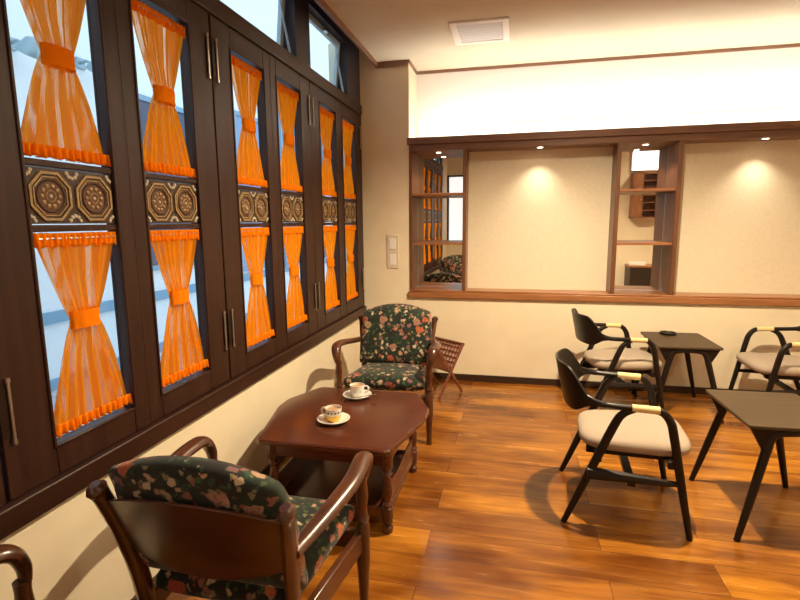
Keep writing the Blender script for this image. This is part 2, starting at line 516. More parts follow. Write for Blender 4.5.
# beam, posts and sill of the long display frame
w = MB()
w.box(-.985, XR, YB - .035, YB - .005, 2.19, 2.25)
w.box(-.972, XR, YB - .012, YB - .005, 2.135, 2.19)
w.box(-.972, XR, YB - .005, YC, 2.135, 2.16)
struct('trim_5', w, M['trim'], bevel=.006)
w = MB(); w.box(-.985, XR, YB - .03, YP, .79, .845)
w.box(-.972, XR, YB - .012, YP, .845, .862)
w.box(-.945, -.475, YP, YM, .79, .862); w.box(.848, 1.285, YP, YM, .79, .862)
struct('trim_6', w, M['sill'], bevel=.006)
def post(n, x0, x1, yback):
    struct('trim_%d' % n, MB().box(x0, x1, YB - .01, yback, .862, 2.135), M['post'], bevel=.004)
post(7, -.972, -.945, YM); post(8, -.478, -.446, YM); post(9, .812, .848, YM); post(10, 1.285, 1.322, YM)

# mirrors at the back of the two niches
for i, (x0, x1) in enumerate(((-.945, -.478), (.848, 1.285))):
    o = MB().box(x0, x1, YM, YM + .02, .862, 2.135).build('mirror', M['mirror'], smooth=False)
    tag(o, ['tall mirror at the back of the left niche reflecting the curtained windows', 'tall mirror at the back of the right niche reflecting a wooden cabinet'][i], 'mirror')
    for k, z in enumerate((1.285, 1.735)):
        s = MB().box(x0, x1, YB + .004, YM - .012, z, z + .022).build('niche_shelf', M['sill'], bevel=.003)
        tag(s, '%s wooden shelf in the %s mirrored niche' % (('lower', 'upper')[k], ('left', 'right')[i]), 'shelf', 'shelves in the mirrored niches')

# ---------------------------------------------------------------- cove lights
xs = (-.90, .26, 1.36, 2.46, 3.48)
for i in range(4):
    x0, x1 = xs[i] + .004, xs[i + 1] - .004
    e = empty('cove_light', ((x0 + x1) / 2, 4.775, 2.161))
    h = (x1 - x0) / 2
    MB().box(-h, h, -.032, .032, 0, .012).build('base', M['white_plastic'], e)
    MB().box(-h, h, -.026, .026, .012, .036).build('diffuser', M['cove_glow'], e, bevel=.006)
    tag(e, ['long white cove light on the beam, nearest the pillar', 'long white cove light on the beam above the left wallpapered panel and right niche',
            'long white cove light on the beam above the right wallpapered panel', 'long white cove light on the beam, farthest from the pillar'][i],
        'light', 'lights hidden on top of the beam')

# downlights under the beam
def spot_data(name, energy, col, size, blend, rad):
    l = bpy.data.lights.new(name, 'SPOT'); l.energy = energy; l.color = col; l.spot_size = math.radians(size); l.spot_blend = blend; l.shadow_soft_size = rad
    return l
def downlight(x, y, z, r, label, group, light, tilt=0.0):
    e = empty('recessed_downlight', (x, y, z))
    MB().lathe([(r * .72, 0), (r * .72, -.004), (r, -.004), (r * 1.02, 0)], 24).build('trim_ring', M['white_plastic'], e)
    MB().lathe([(r * .70, -.0005), (r * .70, -.0045), (r * .2, -.006)], 24).build('lens', M['lens_glow'], e)
    o = bpy.data.objects.new('lamp', light); COL.objects.link(o); o.parent = e; o.location = (0, 0, -.02); o.rotation_euler = (tilt, 0, 0)
    tag(e, label, 'light', group)
    return e
beam_spot = spot_data('beam spot', 17, (1, .89, .66), 104, 1.0, .02)
downlight(.187, 4.78, 2.135, .032, 'small lit downlight in the beam above the left wallpapered panel', 'downlights under the beam', beam_spot, .0)
downlight(1.93, 4.78, 2.135, .032, 'small lit downlight in the beam above the right wallpapered panel', 'downlights under the beam', beam_spot, .0)
niche_spot = spot_data('niche spot', 9, (1, .84, .6), 120, .5, .02)
downlight(-.72, 4.86, 2.135, .03, 'small lit downlight at the top of the left mirrored niche', 'downlights under the beam', niche_spot)
downlight(1.06, 4.86, 2.135, .03, 'small lit downlight at the top of the right mirrored niche', 'downlights under the beam', niche_spot)
front_spot = spot_data('front spot', 42, (1, .79, .50), 150, .6, .06)
room_spot = spot_data('room spot', 70, (1, .79, .50), 150, .6, .06)
key_spot = spot_data('key spot', 540, (1, .80, .52), 150, .6, .035)
for x, y, l, d in ((.60, 2.78, 'ceiling downlight above the nearer black framed armchair', key_spot), (2.35, 2.75, 'ceiling downlight right of the black tables', room_spot),
                (.55, .75, 'ceiling downlight above the standing place in front of the window', front_spot), (2.35, 1.2, 'ceiling downlight in front of the kitchen cabinet', room_spot)):
    downlight(x, y, ZC, .06, l, 'ceiling downlights outside the picture', d)

# ceiling vent
e = empty('ceiling_vent', (-.30, 4.165, ZC))
MB().frame('z', -.014, 0, -.215, .215, -.235, .235, .05).build('frame', M['white_plastic'], e, bevel=.004)
g = MB()
for k in range(11):
    y = -.17 + k * .034
    g.box(-.165, .165, y - .013, y + .013, -.008, -.002)
g.box(-.165, .165, -.185, .185, -.002, 0)
g.build('grille', M['grey_plastic'], e)
tag(e, 'square white air vent in the ceiling', 'vent')

# wall switch on the pillar
e = empty('wall_switch', (-1.133, YB, 1.222))
MB().box(-.057, .057, -.010, 0, -.158, .158).build('plate', M['plastic'], e, bevel=.004)
for dx, z in ((-.0, .075), (0, -.075)):
    MB().box(-.03, .03, -.016, -.010, z - .05, z + .05).build('rocker', M['white_plastic'], e, bevel=.002)
tag(e, 'ivory wall switch plate on the pillar beside the last window', 'switch')

# ---------------------------------------------------------------- windows of the left wall
ZS0, ZS1 = .70, 2.47
struct('trim_11', MB().box(XL - .1, XL + .022, -.10, YB - .004, .615, .695), M['frame_h'], bevel=.006)       # sill rail
struct('trim_12', MB().box(XL - .1, XL + .012, -.10, YB - .004, 2.472, 2.56), M['frame_h'], bevel=.006)      # rail between sashes and transoms
w = MB()
w.box(XL - .1, XL, 4.702, YB, .695, 2.472); w.box(XL - .1, XL, -.10, -.095, .695, 2.472)
struct('trim_13', w, M['frame'])
w = MB()
w.box(XL - .1, XL - .004, 4.36, YB, 2.56, 3.1); w.box(XL - .1, XL - .004, 3.31, 3.55, 2.56, 3.1)
w.box(XL - .1, XL - .004, 1.20, 1.44, 2.56, 3.1); w.box(XL - .1, XL - .004, -.10, .1, 2.56, 3.1)
w.box(XL - .1, XL - .004, .1, 1.20, 2.99, 3.1); w.box(XL - .1, XL - .004, 1.44, 3.31, 2.99, 3.1); w.box(XL - .1, XL - .004, 3.55, 4.36, 2.99, 3.1)
struct('trim_14', w, M['dark_frame'])

def medallion_mesh():
    mb = MB()
    hw, hh = .172, .086
    mb.cur = 0; mb.box(-.008, .0, -hw, hw, -hh, hh)
    def oct_ring(cy, r0, r1, x1, mi):
        mb.cur = mi
        for k in range(8):
            a0 = PI / 8 + k * PI / 4; a1 = a0 + PI / 4
            P = [(cy + r * math.cos(a), r * math.sin(a)) for r, a in ((r0, a0), (r1, a0), (r1, a1), (r0, a1))]
            vs = [(0, y, z) for y, z in P] + [(x1, y, z) for y, z in P]
            mb.add(vs, [(4, 5, 6, 7), (0, 1, 5, 4), (1, 2, 6, 5), (2, 3, 7, 6), (3, 0, 4, 7)])
    def ring(cy, cz, r, t, mi, seg=20, a0=0, a1=2 * PI):
        mb.cur = mi
        pts = [(.002, cy + r * math.cos(a0 + (a1 - a0) * k / seg), cz + r * math.sin(a0 + (a1 - a0) * k / seg)) for k in range(seg + 1)]
        mb.tube(pts, t, 5, up=(1, 0, 0), cap=True)
    def blob(y, z, r, mi):
        mb.cur = mi
        mb.lathe([(r, 0), (r * .85, r * .5), (r * .3, r * .8)], 8, (0, y, z), Matrix.Rotation(PI / 2, 3, 'Y'))
    for cy in (-.086, .086):
        oct_ring(cy, .073, .082, .006, 1)
        oct_ring(cy, .062, .0665, .004, 1)
        mb.cur = 3
        mb.lathe([(.060, .0), (.058, .0015), (.01, .002)], 24, (0, cy, 0), Matrix.Rotation(PI / 2, 3, 'Y'))
        ring(cy, 0, .050, .0035, 0)
        for k in range(10):
            a = 2 * PI * k / 10
            blob(cy + .032 * math.cos(a), .032 * math.sin(a), .0075, 1)
        ring(cy, 0, .017, .003, 1, 14)
        blob(cy, 0, .007, 2)
    for (y, z, s) in ((0, -.082, 1), (0, .082, -1)):       # half fans between the octagons
        for k in range(5):
            a = PI * (k + .5) / 5
            blob(y + .021 * math.cos(a), z + s * .021 * math.sin(a), .0075, 2)
    for y in (-.168, .168):                                # quarter fans in the corners
        for z in (-.082, .082):
            for k in range(3):
                a = PI / 2 * (k + .5) / 3
                blob(y - math.copysign(.020 * math.cos(a), y), z - math.copysign(.020 * math.sin(a), z), .007, 2)
    return mb

def make_window(mirrored):
    """sash with its origin at the pane centre line; the wide hinge stile is on -y (or +y when mirrored)"""
    e = empty('window_1', (XL, 0, 0))
    s = -1 if mirrored else 1
    def bx(mb, x0, x1, y0, y1, z0, z1):
        a, b = sorted((y0 * s, y1 * s)); mb.box(x0, x1, a, b, z0, z1)
    hw = .174
    fr = MB()
    bx(fr, -.050, 0, -hw - .168, -hw, ZS0, ZS1)
    bx(fr, -.050, 0, hw, hw + .082, ZS0, ZS1)
    bx(fr, -.050, 0, -hw, hw, ZS0, .80)
    bx(fr, -.050, 0, -hw, hw, 2.365, ZS1)
    bx(fr, -.045, -.004, -hw, hw, 1.678, 1.700)
    bx(fr, -.045, -.004, -hw, hw, 1.478, 1.500)
    fr.build('sash_frame', M['frame'], e, bevel=.004)
    bx2 = MB(); bx2.frame('x', -.004, .005, -hw - .010, hw + .010, .790, 2.375, .011)
    bx2.build('pane_bead', M['frame'], e, bevel=.003)
    MB().box(-.040, -.036, -hw, hw, 1.70, 2.365).build('glass_pane', M['glass'], e, smooth=False)
    MB().box(-.040, -.036, -hw, hw, .80, 1.478).build('glass_pane', M['glass'], e, smooth=False)
    md = medallion_mesh().build('medallion_panel', [M['leather'], M['gilt'], M['pale_gilt'], M['rust']], e)
    md.location = (-.010, 0, 1.589)
    md['label'] = 'brown embossed band of two octagon medallions'
    yh = (-hw - .150) * s
    for z in (2.27, .965):
        h = MB()
        h.box(.0, .004, yh - .020, yh + .012, z - .078, z + .078)
        ho = h.build('hinge', M['hinge'], e, bevel=.001)
        p = MB().tube([(.008, yh + .013 * s, z - .09), (.008, yh + .013 * s, z + .09)], .0045, 8)
        p.tube([(.008, yh + .013 * s, z - .100), (.008, yh + .013 * s, z - .088)], .0065, 8)
        p.tube([(.008, yh + .013 * s, z + .088), (.008, yh + .013 * s, z + .100)], .0065, 8)
        p.build('hinge_pin', M['hinge_pin'], ho)
    return e

def curtain_mesh(z0, z1, zt, top_sag, seed):
    rnd = random.Random(seed)
    ph = [rnd.uniform(0, 6.28) for _ in range(4)]
    def halfw(z):
        if z >= zt:
            t = (z - zt) / (z1 - zt); return .053 + (.168 - .053) * t ** .80
        t = (zt - z) / (zt - z0); return .053 + (.172 - .053) * (t ** .72)
    def fn(u, v):
        z = z0 + (z1 - z0) * v
        hw = halfw(z)
        y = (u - .5) * 2 * hw
        amp = .003 + .008 * min(1, abs(z - zt) / .25)
        x = amp * math.sin(u * 2 * PI * 9 + ph[0] + 1.2 * math.sin(v * 3 + ph[1])) + .004 * math.sin(u * 2 * PI * 4 + ph[2])
        tight = max(0, 1 - abs(z - zt) / .12)
        x += .014 * tight * math.cos((u - .5) * PI)
        e = max(0, (v - .9) / .1)
        z += e * (top_sag * ((u - .5) * 2) ** 2 - top_sag + .004 * math.sin(u * 2 * PI * 11))
        b = max(0, 1 - v / .05)
        z += b * (.006 * math.sin(u * 2 * PI * 7 + ph[3]))
        return (x, y, z), (1, 0, 0)
    return fn

def make_curtain(upper, seed):
    z0, z1, zt = (1.712, 2.348, 2.025) if upper else (.822, 1.474, 1.185)
    e = empty('curtain', (XL - .018, 0, z0))
    fn = curtain_mesh(z0, z1, zt, .03 if upper else .004, seed)
    sh = lambda u, v: ((lambda p: ((p[0][0], p[0][1], p[0][2] - z0), p[1]))(fn(u, v)))
    body = MB().sheet(sh, 90, 44).build('drape', M['curtain'], e, angle=180)
    # gathered heading and ruffled hem
    def band(za, zb, w, n, amp, name):
        def g(u, v):
            y = (u - .5) * 2 * w
            x = .006 + amp * math.sin(u * 2 * PI * n + seed) * (1 if name == 'heading' else 1 - v * .6)
            z = za + (zb - za) * v + .004 * math.sin(u * 2 * PI * (n / 2) + 1) * (1 - v)
            return (x, y, z - z0), (1, 0, 0)
        MB().sheet(g, 110, 5, .0025).build(name, M['curtain_solid'], e, angle=180)
    band(z1 - .045, z1, .168, 15, .004, 'heading')
    band(z0 - .004, z0 + .034, .173, 13, .008, 'hem')
    def tie(u, v):
        a = 2 * PI * u
        return (.006 + .022 * math.cos(a) + .002 * math.sin(9 * a), (.058 + .003 * math.cos(u * 40 + v * 9)) * math.sin(a), zt - .03 + .06 * v - z0), (math.cos(a), math.sin(a), 0)
    MB().sheet(tie, 28, 3, .003).build('tieback', M['curtain_solid'], e, angle=60)
    MB().tube([(.004, -.174, z1 - .018 - z0), (.004, .174, z1 - .018 - z0)], .004, 8).build('rod', M['hinge_pin'], e)
    return e

pane_y = [.247, .755, 1.446, 1.957, 2.654, 3.171, 3.833, 4.338]   # two nearest sashes stand outside the picture
pane_y = [.243, .752, 1.446, 1.955, 2.650, 3.160, 3.850, 4.358]
winA = make_window(False); winB = make_window(True)
cur = {True: make_curtain(True, 1), False: make_curtain(False, 2)}
ordn = [None, None, 'first', 'second', 'third', 'fourth', 'fifth', 'sixth']
firstA = firstB = True; firstC = {True: True, False: True}
for i, y in enumerate(pane_y):
    if i % 2 == 0:
        o = winA if firstA else copy_tree(winA); firstA = False
    else:
        o = winB if firstB else copy_tree(winB); firstB = False
    o.name = 'window_%d' % (i + 1); o.location.y = y; o['kind'] = 'structure'
    for up in (True, False):
        c = cur[up] if firstC[up] else copy_tree(cur[up]); firstC[up] = False
        c.location.y = y
        pos = 'upper' if up else 'lower'
        if ordn[i]:
            extra = {2: ', the nearest and largest', 7: ', next to the pillar'}.get(i, '')
            if i == 2:
                lab = '%s orange sheer curtain tied at the waist in the nearest window sash' % pos
            elif i == 7:
                lab = '%s orange sheer curtain tied at the waist in the sash next to the pillar' % pos
            else:
                lab = '%s orange sheer curtain tied at the waist in the %s window sash from the left' % (pos, ordn[i])
        else:
            lab = '%s orange curtain seen only in the left niche mirror, %s sash' % (pos, ('window\'s end', 'second from the window\'s end')[i])
        tag(c, lab, 'curtain', 'orange tied curtains on the window sashes')

# transom windows, hung open at the top
def transom(n, y0, y1, z0=2.56, z1=2.99):
    e = empty('window_%d' % n, (XL - .05, (y0 + y1) / 2, z1)); e['kind'] = 'structure'
    h = (y1 - y0) / 2 - .02
    a = -.10
    R = Matrix.Rotation(a, 4, 'Y').inverted()
    fr = MB(); fr.frame('x', -.03, 0, -h, h, -(z1 - z0) + .015, -.01, .04)
    f = fr.build('transom_frame', M['alu'], e, bevel=.003); f.rotation_euler = (0, -a, 0)
    g = MB().box(-.018, -.013, -h + .04, h - .04, -(z1 - z0) + .055, -.05).build('glass_pane', M['glass'], e, smooth=False); g.rotation_euler = (0, -a, 0)
    for sy in (-1, 1):
        st = MB().tube([(-.02, sy * (h - .055), -.10), (.02, sy * (h - .02), -.41)], (.006, .009), 8)
        st.tube([(.02, sy * (h - .02), -.41), (.02, sy * (h - .02), -.425)], .012, 8)
        st.build('stay_arm', M['alu'], e)
    k = MB().box(.0, .03, -.03, .03, -.05, -.03); k.build('latch', M['steel'], e, bevel=.003)
    return e
transom(9, .1, 1.20); transom(10, 1.44, 3.31); transom(11, 3.55, 4.36)

# ---------------------------------------------------------------- outdoors
struct('ground', MB().box(-14, XL - .16, -8, 26, -.9, -.4), M['asphalt'], smooth=False)
e = empty('facade', (-5, 0, -.4))
f = MB()
f.box(-.4, 0, -4, 30, 0, 8.5)
f.build('wall', M['facade'], e, smooth=False)
for (y0, y1, z0, z1, m) in ((-2.3, 1.2, 1.3, 3.6, 'navy'), (5.72, 8.35, 1.25, 3.62, 'navy'), (8.62, 10.3, 1.0, 3.9, 'blue_glass'), (10.5, 13.0, .9, 5.6, 'navy'), (16.4, 22.0, .9, 6.6, 'navy')):
    fr = MB().frame('x', .001, .05, y0, y1, z0, z1, .07).build('window_frame', M['blue_band'], e)
    MB().box(.001, .02, y0 + .07, y1 - .07, z0 + .07, z1 - .07).build('pane', M[m], fr)
b = MB(); b.box(0.001, .04, -4, 30, .82, .95); b.build('band', M['blue_band'], e)
b = MB(); b.box(0.001, .05, -4, 30, .08, .2); b.build('band', M['blue_band'], e)
tag(e, 'pale white building across the way with navy windows, seen through the sashes', 'building')
for i, (y, z) in enumerate(((4.46, 3.22), (5.32, 3.27))):
    e = empty('outdoor_lamp', (-4.998, y, z))
    MB().tube([(.012, 0, .08), (.10, 0, .10), (.18, 0, .06)], .018, 8).build('bracket', M['lamp_metal'], e)
    MB().lathe([(.03, .12), (.07, .10), (.12, .0), (.125, -.05), (.11, -.055)], 18, (.26, 0, .0), Matrix.Rotation(.5, 3, 'Y')).build('shade', M['lamp_metal'], e)
    MB().box(0, .03, -.06, .06, .02, .14).build('mount', M['lamp_metal'], e, bevel=.004)
    tag(e, ['grey outdoor wall lamp seen left of the nearest upper curtain', 'grey outdoor wall lamp seen right of the nearest upper curtain'][i], 'lamp', 'outdoor lamps on the building')

# ---------------------------------------------------------------- armchairs with floral cushions (front = +y)
def make_armchair():
    e = empty('armchair')
    W = M['arm_wood']
    # back: two posts with rounded tops
    for s in (-1, 1):
        p = smooth_path([(s * .242, -.235, 0), (s * .244, -.205, .22), (s * .250, -.200, .38), (s * .268, -.238, .58), (s * .286, -.285, .725), (s * .290, -.300, .758), (s * .290, -.305, .775)], 5)
        r = lerp_list([(.019, .024), (.022, .028), (.022, .030), (.021, .030), (.020, .027), (.027, .032), (.014, .017)], len(p))
        MB().tube(p, r, 12, up=(1, 0, 0)).build('back_post', W, e)
    # wooden back panel, bowed, arched at the top
    def pan(u, v):
        c = 1 - ((u - .5) * 2) ** 2
        zt = .715 + .050 * c; zb = .535 - .055 * c
        z = zb + (zt - zb) * v
        x = (u - .5) * 2 * (.258 + (z - .5) * .12)
        y = -.235 - (z - .58) * .33 - .035 * c
        return (x, y, z), (0, .95, -.31)
    MB().sheet(pan, 24, 8, .022).build('back_panel', W, e, bevel=.004)
    # arms sweep forward and roll over the front legs
    for s in (-1, 1):
        p = smooth_path([(s * .276, -.240, .60), (s * .304, -.10, .616), (s * .338, .08, .642), (s * .336, .22, .655), (s * .330, .275, .640), (s * .322, .297, .595), (s * .316, .296, .55)], 6)
        r = lerp_list([(.018, .024), (.020, .030), (.021, .033), (.022, .034), (.022, .032), (.020, .026), (.016, .018)], len(p))
        MB().tube(p, r, 12, up=(0, 0, 1)).build('arm', W, e)
        # turned front leg
        prof = [(.017, 0), (.020, .01), (.017, .05), (.022, .16), (.027, .22), (.027, .36), (.021, .375), (.028, .39), (.021, .405), (.018, .43), (.024, .48), (.020, .53), (.022, .56)]
        MB().lathe(prof, 16, (s * .312, .285, 0)).build('front_leg', W, e)
        rail = MB(); rail.prism([(s * .238, -.195), (s * .266, -.195), (s * .319, .27), (s * .291, .27)], .265, .345)
        rail.build('side_rail', W, e, bevel=.006)
    MB().box(-.30, .30, .272, .298, .265, .340).build('front_rail', W, e, bevel=.006)
    MB().box(-.245, .245, -.215, -.19, .265, .335).build('rear_rail', W, e, bevel=.006)
    # cushions
    def cushion(name, fn, nu=14, nv=14):
        mb = MB(); top = []; 
        vs = []; fs = []
        for sgn in (1, -1):
            for i in range(nu + 1):
                for j in range(nv + 1):
                    vs.append(fn(i / nu, j / nv, sgn))
        q = lambda s, i, j: s * (nu + 1) * (nv + 1) + i * (nv + 1) + j
        for i in range(nu):
            for j in range(nv):
                fs.append((q(0, i, j), q(0, i + 1, j), q(0, i + 1, j + 1), q(0, i, j + 1)))
                fs.append((q(1, i, j), q(1, i, j + 1), q(1, i + 1, j + 1), q(1, i + 1, j)))
        for i in range(nu):
            fs.append((q(0, i, 0), q(1, i, 0), q(1, i + 1, 0), q(0, i + 1, 0)))
            fs.append((q(0, i, nv), q(0, i + 1, nv), q(1, i + 1, nv), q(1, i, nv)))
        for j in range(nv):
            fs.append((q(0, 0, j), q(0, 0, j + 1), q(1, 0, j + 1), q(1, 0, j)))
            fs.append((q(0, nu, j), q(1, nu, j), q(1, nu, j + 1), q(0, nu, j + 1)))
        mb.add(vs, fs)
        return mb.build(name, M['floral'], e, subsurf=1)
    edge = lambda t: 1 - abs((t - .5) * 2) ** 4
    def seat(u, v, s):
        k = (edge(u) * edge(v)) ** .6
        x = (u - .5) * 2 * (.232 + .056 * v); y = -.185 + .485 * v
        z = .398 + .028 * (v - .5) + s * (.030 + .034 * k)
        return (x, y, z)
    cushion('seat_cushion', seat)
    def back(u, v, s):
        k = (edge(u) * edge(v)) ** .6
        a = (u - .5) * 2
        wd = .281 - .035 * max(0, v - .55)
        h = .43 + (.815 + .060 * (1 - a * a) - .43) * v
        x = a * wd
        yc = -.155 - (h - .43) * .27
        y = yc + s * (.026 + .036 * k)
        y += -.018 * max(0, (v - .85) / .15) 
        return (x, y, h + .0)
    cushion('back_cushion', back)
    return e
A = make_armchair()
A.location = (-.854, 1.43, 0); A.rotation_euler.z = 0
tag(A, 'brown wooden armchair with dark floral cushions seen from behind, nearest the viewer', 'armchair', 'floral cushioned armchairs')
B = copy_tree(A); B.location = (-.868, 3.525, 0); B.rotation_euler.z = PI + .05
tag(B, 'brown wooden armchair with dark floral cushions facing the viewer beyond the coffee table', 'armchair', 'floral cushioned armchairs')
Cc = copy_tree(A); Cc.location = (-1.02, .64, 0); Cc.rotation_euler.z = math.radians(-12)
tag(Cc, 'brown armchair at the lower left corner with only the curled end of one arm showing', 'armchair', 'floral cushioned armchairs')

# ---------------------------------------------------------------- coffee table
ct = empty('coffee_table', (-.872, 2.545, 0))
half = [(.33, -.42), (.428, .02), (.425, .15), (.315, .40)]
poly = half + [(-x, y) for x, y in reversed(half)]
def inset(p, d): return [(x * (1 - d / .42), y * (1 - d / .42)) for x, y in p]
top = MB()
rp = round_poly(poly, .03)
n = len(rp)
lay = [(inset(rp, .022), .436), (inset(rp, .004), .440), (rp, .448), (rp, .460), (inset(rp, .006), .468), (inset(rp, .020), .470)]
vs = [(x, y, z) for L_, z in lay for x, y in L_]
fs = [tuple(range(n - 1, -1, -1)), tuple((len(lay) - 1) * n + k for k in range(n))]
for i in range(len(lay) - 1):
    for k in range(n):
        k2 = (k + 1) % n; fs.append((i * n + k, i * n + k2, (i + 1) * n + k2, (i + 1) * n + k))
top.add(vs, fs)
top.build('tabletop', M['table_wood'], ct)
lx, ly = .296, .315
ap = MB()
ap.box(-lx, lx, -ly - .012, -ly + .012, .345, .436); ap.box(-lx, lx, ly - .012, ly + .012, .345, .436)
ap.box(-lx - .012, -lx + .012, -ly, ly, .345, .436); ap.box(lx - .012, lx + .012, -ly, ly, .345, .436)
ap.build('apron', M['table_wood'], ct, bevel=.004)
prof = [(.022, 0), (.027, .012), (.027, .03), (.018, .042), (.026, .055), (.022, .07), (.028, .075), (.028, .13), (.022, .137), (.028, .15), (.019, .165), (.025, .20), (.026, .235), (.020, .27), (.017, .29), (.027, .305), (.019, .32), (.028, .335), (.028, .436)]
for sx in (-1, 1):
    for sy in (-1, 1):
        MB().lathe(prof, 18, (sx * lx, sy * ly, 0)).build('leg', M['table_wood'], ct)
st = MB()
st.box(-lx, lx, -ly - .010, -ly + .010, .078, .128); st.box(-lx, lx, ly - .010, ly + .010, .078, .128)
st.box(-lx - .010, -lx + .010, -ly, ly, .078, .128); st.box(lx - .010, lx + .010, -ly, ly, .078, .128)
st.build('stretcher', M['table_wood'], ct, bevel=.004)
MB().box(-lx, lx, -ly, ly, .095, .110).build('shelf', M['table_wood'], ct, bevel=.002)
MB().box(lx - .006, lx + .006, -ly, ly, .128, .225).build('side_panel', M['table_wood'], ct, bevel=.003)
MB().box(-lx - .006, -lx + .006, -ly, ly, .128, .225).build('side_panel', M['table_wood'], ct, bevel=.003)
tag(ct, 'low red brown coffee table with clipped corners and turned legs', 'table')

# cups and saucers
ZT = .470
def saucer(x, y, mat, label, r=.086):
    o = MB().lathe([(r * .50, 0), (r * .52, .004), (r * .98, .019), (r, .022), (r * .97, .023), (r * .6, .009), (r * .45, .007), (r * .05, .007)], 36).build('saucer', mat)
    o.location = (x, y, ZT + .0005)
    tag(o, label, 'saucer', 'saucers on the coffee table')
    return o
saucer(-.905, 2.405, M['cream_porcelain'], 'white saucer under the yellow and white cup')
saucer(-.897, 2.79, M['grey_porcelain'], 'pale grey saucer under the white cup, holding a spoon')
def cup(x, y, rz, label, kind):
    e = empty('coffee_cup', (x, y, ZT + .0085), rz)
    outer = [(.026, 0), (.031, .003), (.038, .022), (.0415, .045), (.044, .070)]
    inner = [(.0415, .070), (.039, .046), (.036, .026), (.028, .010), (.004, .007)]
    if kind == 'yellow':
        MB().lathe(outer[:3] + [(.040, .034), (.0385, .034), (.036, .026), (.028, .010), (.004, .007)], 32).build('bowl', M['yellow_glaze'], e)['label'] = 'yellow glazed lower half'
        MB().lathe([(.040, .034), (.0415, .045), (.044, .070), (.042, .070), (.0395, .046), (.0385, .034)], 32).build('rim', M['cream_porcelain'], e)
        d = MB()
        for k in range(14):
            a = 2 * PI * k / 14
            d.lathe([(.006, -.002), (.005, .0015), (.001, .002)], 8, (.0418 * math.cos(a), .0418 * math.sin(a), .050), Matrix.Rotation(a, 3, 'Z') @ Matrix.Rotation(PI / 2, 3, 'Y'))
        d.build('motif', M['motif'], e)['label'] = 'band of small dark spots'
    else:
        MB().lathe(outer + inner, 32).build('bowl', M['cream_porcelain'], e)
        d = MB()
        for k in range(7):
            a = 2 * PI * k / 7
            d.lathe([(.005, -.002), (.004, .0012), (.001, .0015)], 7, (.0400 * math.cos(a), .0400 * math.sin(a), .036), Matrix.Rotation(a, 3, 'Z') @ Matrix.Rotation(PI / 2, 3, 'Y'))
        d.build('motif', M['blue_band'], e)['label'] = 'small blue grey flowers'
    MB().lathe([(.0385, .054), (.0395, .058), (.002, .058)], 28).build('coffee', M['coffee'], e)
    hp = smooth_path([(.041, 0, .060), (.058, 0, .062), (.068, 0, .048), (.060, 0, .030), (.038, 0, .022)], 5)
    MB().tube(hp, (.004, .006), 8, up=(0, 1, 0)).build('handle', M['cream_porcelain'], e)
    tag(e, label, 'cup', 'coffee cups on the coffee table')
cup(-.905, 2.405, PI * .97, 'coffee cup with a yellow lower half and white rim, nearer of the two', 'yellow')
cup(-.897, 2.79, .15, 'plain white coffee cup with its handle to the right, beyond the yellow one', 'white')
e = empty('teaspoon', (-.897, 2.79, ZT), -.10)
MB().tube([(.052, -.020, .0185), (.085, -.015, .026), (.125, -.008, .034)], [(.0025, .003), (.0025, .004), (.003, .006)], 8).build('handle', M['steel'], e)
MB().tube([(.022, -.030, .016), (.030, -.027, .0155), (.042, -.023, .0165), (.052, -.020, .0185)], [(.002, .004), (.003, .011), (.003, .011), (.0025, .003)], 10).build('bowl', M['steel'], e)
tag(e, 'steel teaspoon lying on the pale grey saucer beside the white cup', 'spoon')

# ---------------------------------------------------------------- folding magazine rack
mr = empty('magazine_rack', (-.515, 4.26, 0), math.radians(53))
# local: x across the X profile, y along the rack
Lr = .34
def panel_dir(s):
    return Vector((s * .105, 0, .44)), Vector((-s * .105, 0, 0))
for s in (1, -1):
    hi = Vector((s * .15, 0, .445)); lo = Vector((-s * .15, 0, .0))
    for k, yy in enumerate((0.0 + (.0 if s > 0 else .016), Lr - (.0 if s > 0 else .016))):
        dv = (hi - lo).normalized()
        MB().tube([lo + Vector((0, yy, 0)) + Vector((0, 0, .006)), hi + Vector((0, yy, 0))], [(.010, .014)] * 2, 8, up=(0, 1, 0)).build('leg', M['lattice'], mr)
    # lattice panel in the upper half
    a = lo + (hi - lo) * .47; b = hi
    R = MB()
    def P(t, y): 
        q = a + (b - a) * t
        return (q.x, y, q.z)
    MB().tube([P(.97, 0), P(.97, Lr)], .011, 8).build('rail', M['lattice'], mr); MB().tube([P(.03, 0), P(.03, Lr)], .010, 8).build('rail', M['lattice'], mr)
    L2 = MB()
    nx = 9
    for k in range(1, nx):
        y = Lr * k / nx
        L2.tube([P(.05, y), P(.95, y)], .0055, 6)
    for k in range(1, 6):
        L2.tube([P(k / 6, .01), P(k / 6, Lr - .01)], .0055, 6)
    L2.build('lattice', M['lattice'], mr)
    nrm = Vector((-(b - a).z, 0, (b - a).x)).normalized() * (-.010 * s)
    cl = MB().sheet(lambda u, v: (tuple(Vector(P(.06 + .88 * v, .01 + (Lr - .02) * u)) + nrm), tuple(nrm.normalized())), 2, 2, .003)
    cl.build('lining', M['rack_cloth'], mr, smooth=False)
tag(mr, 'folding wooden magazine rack with lattice sides behind the far armchair', 'rack')

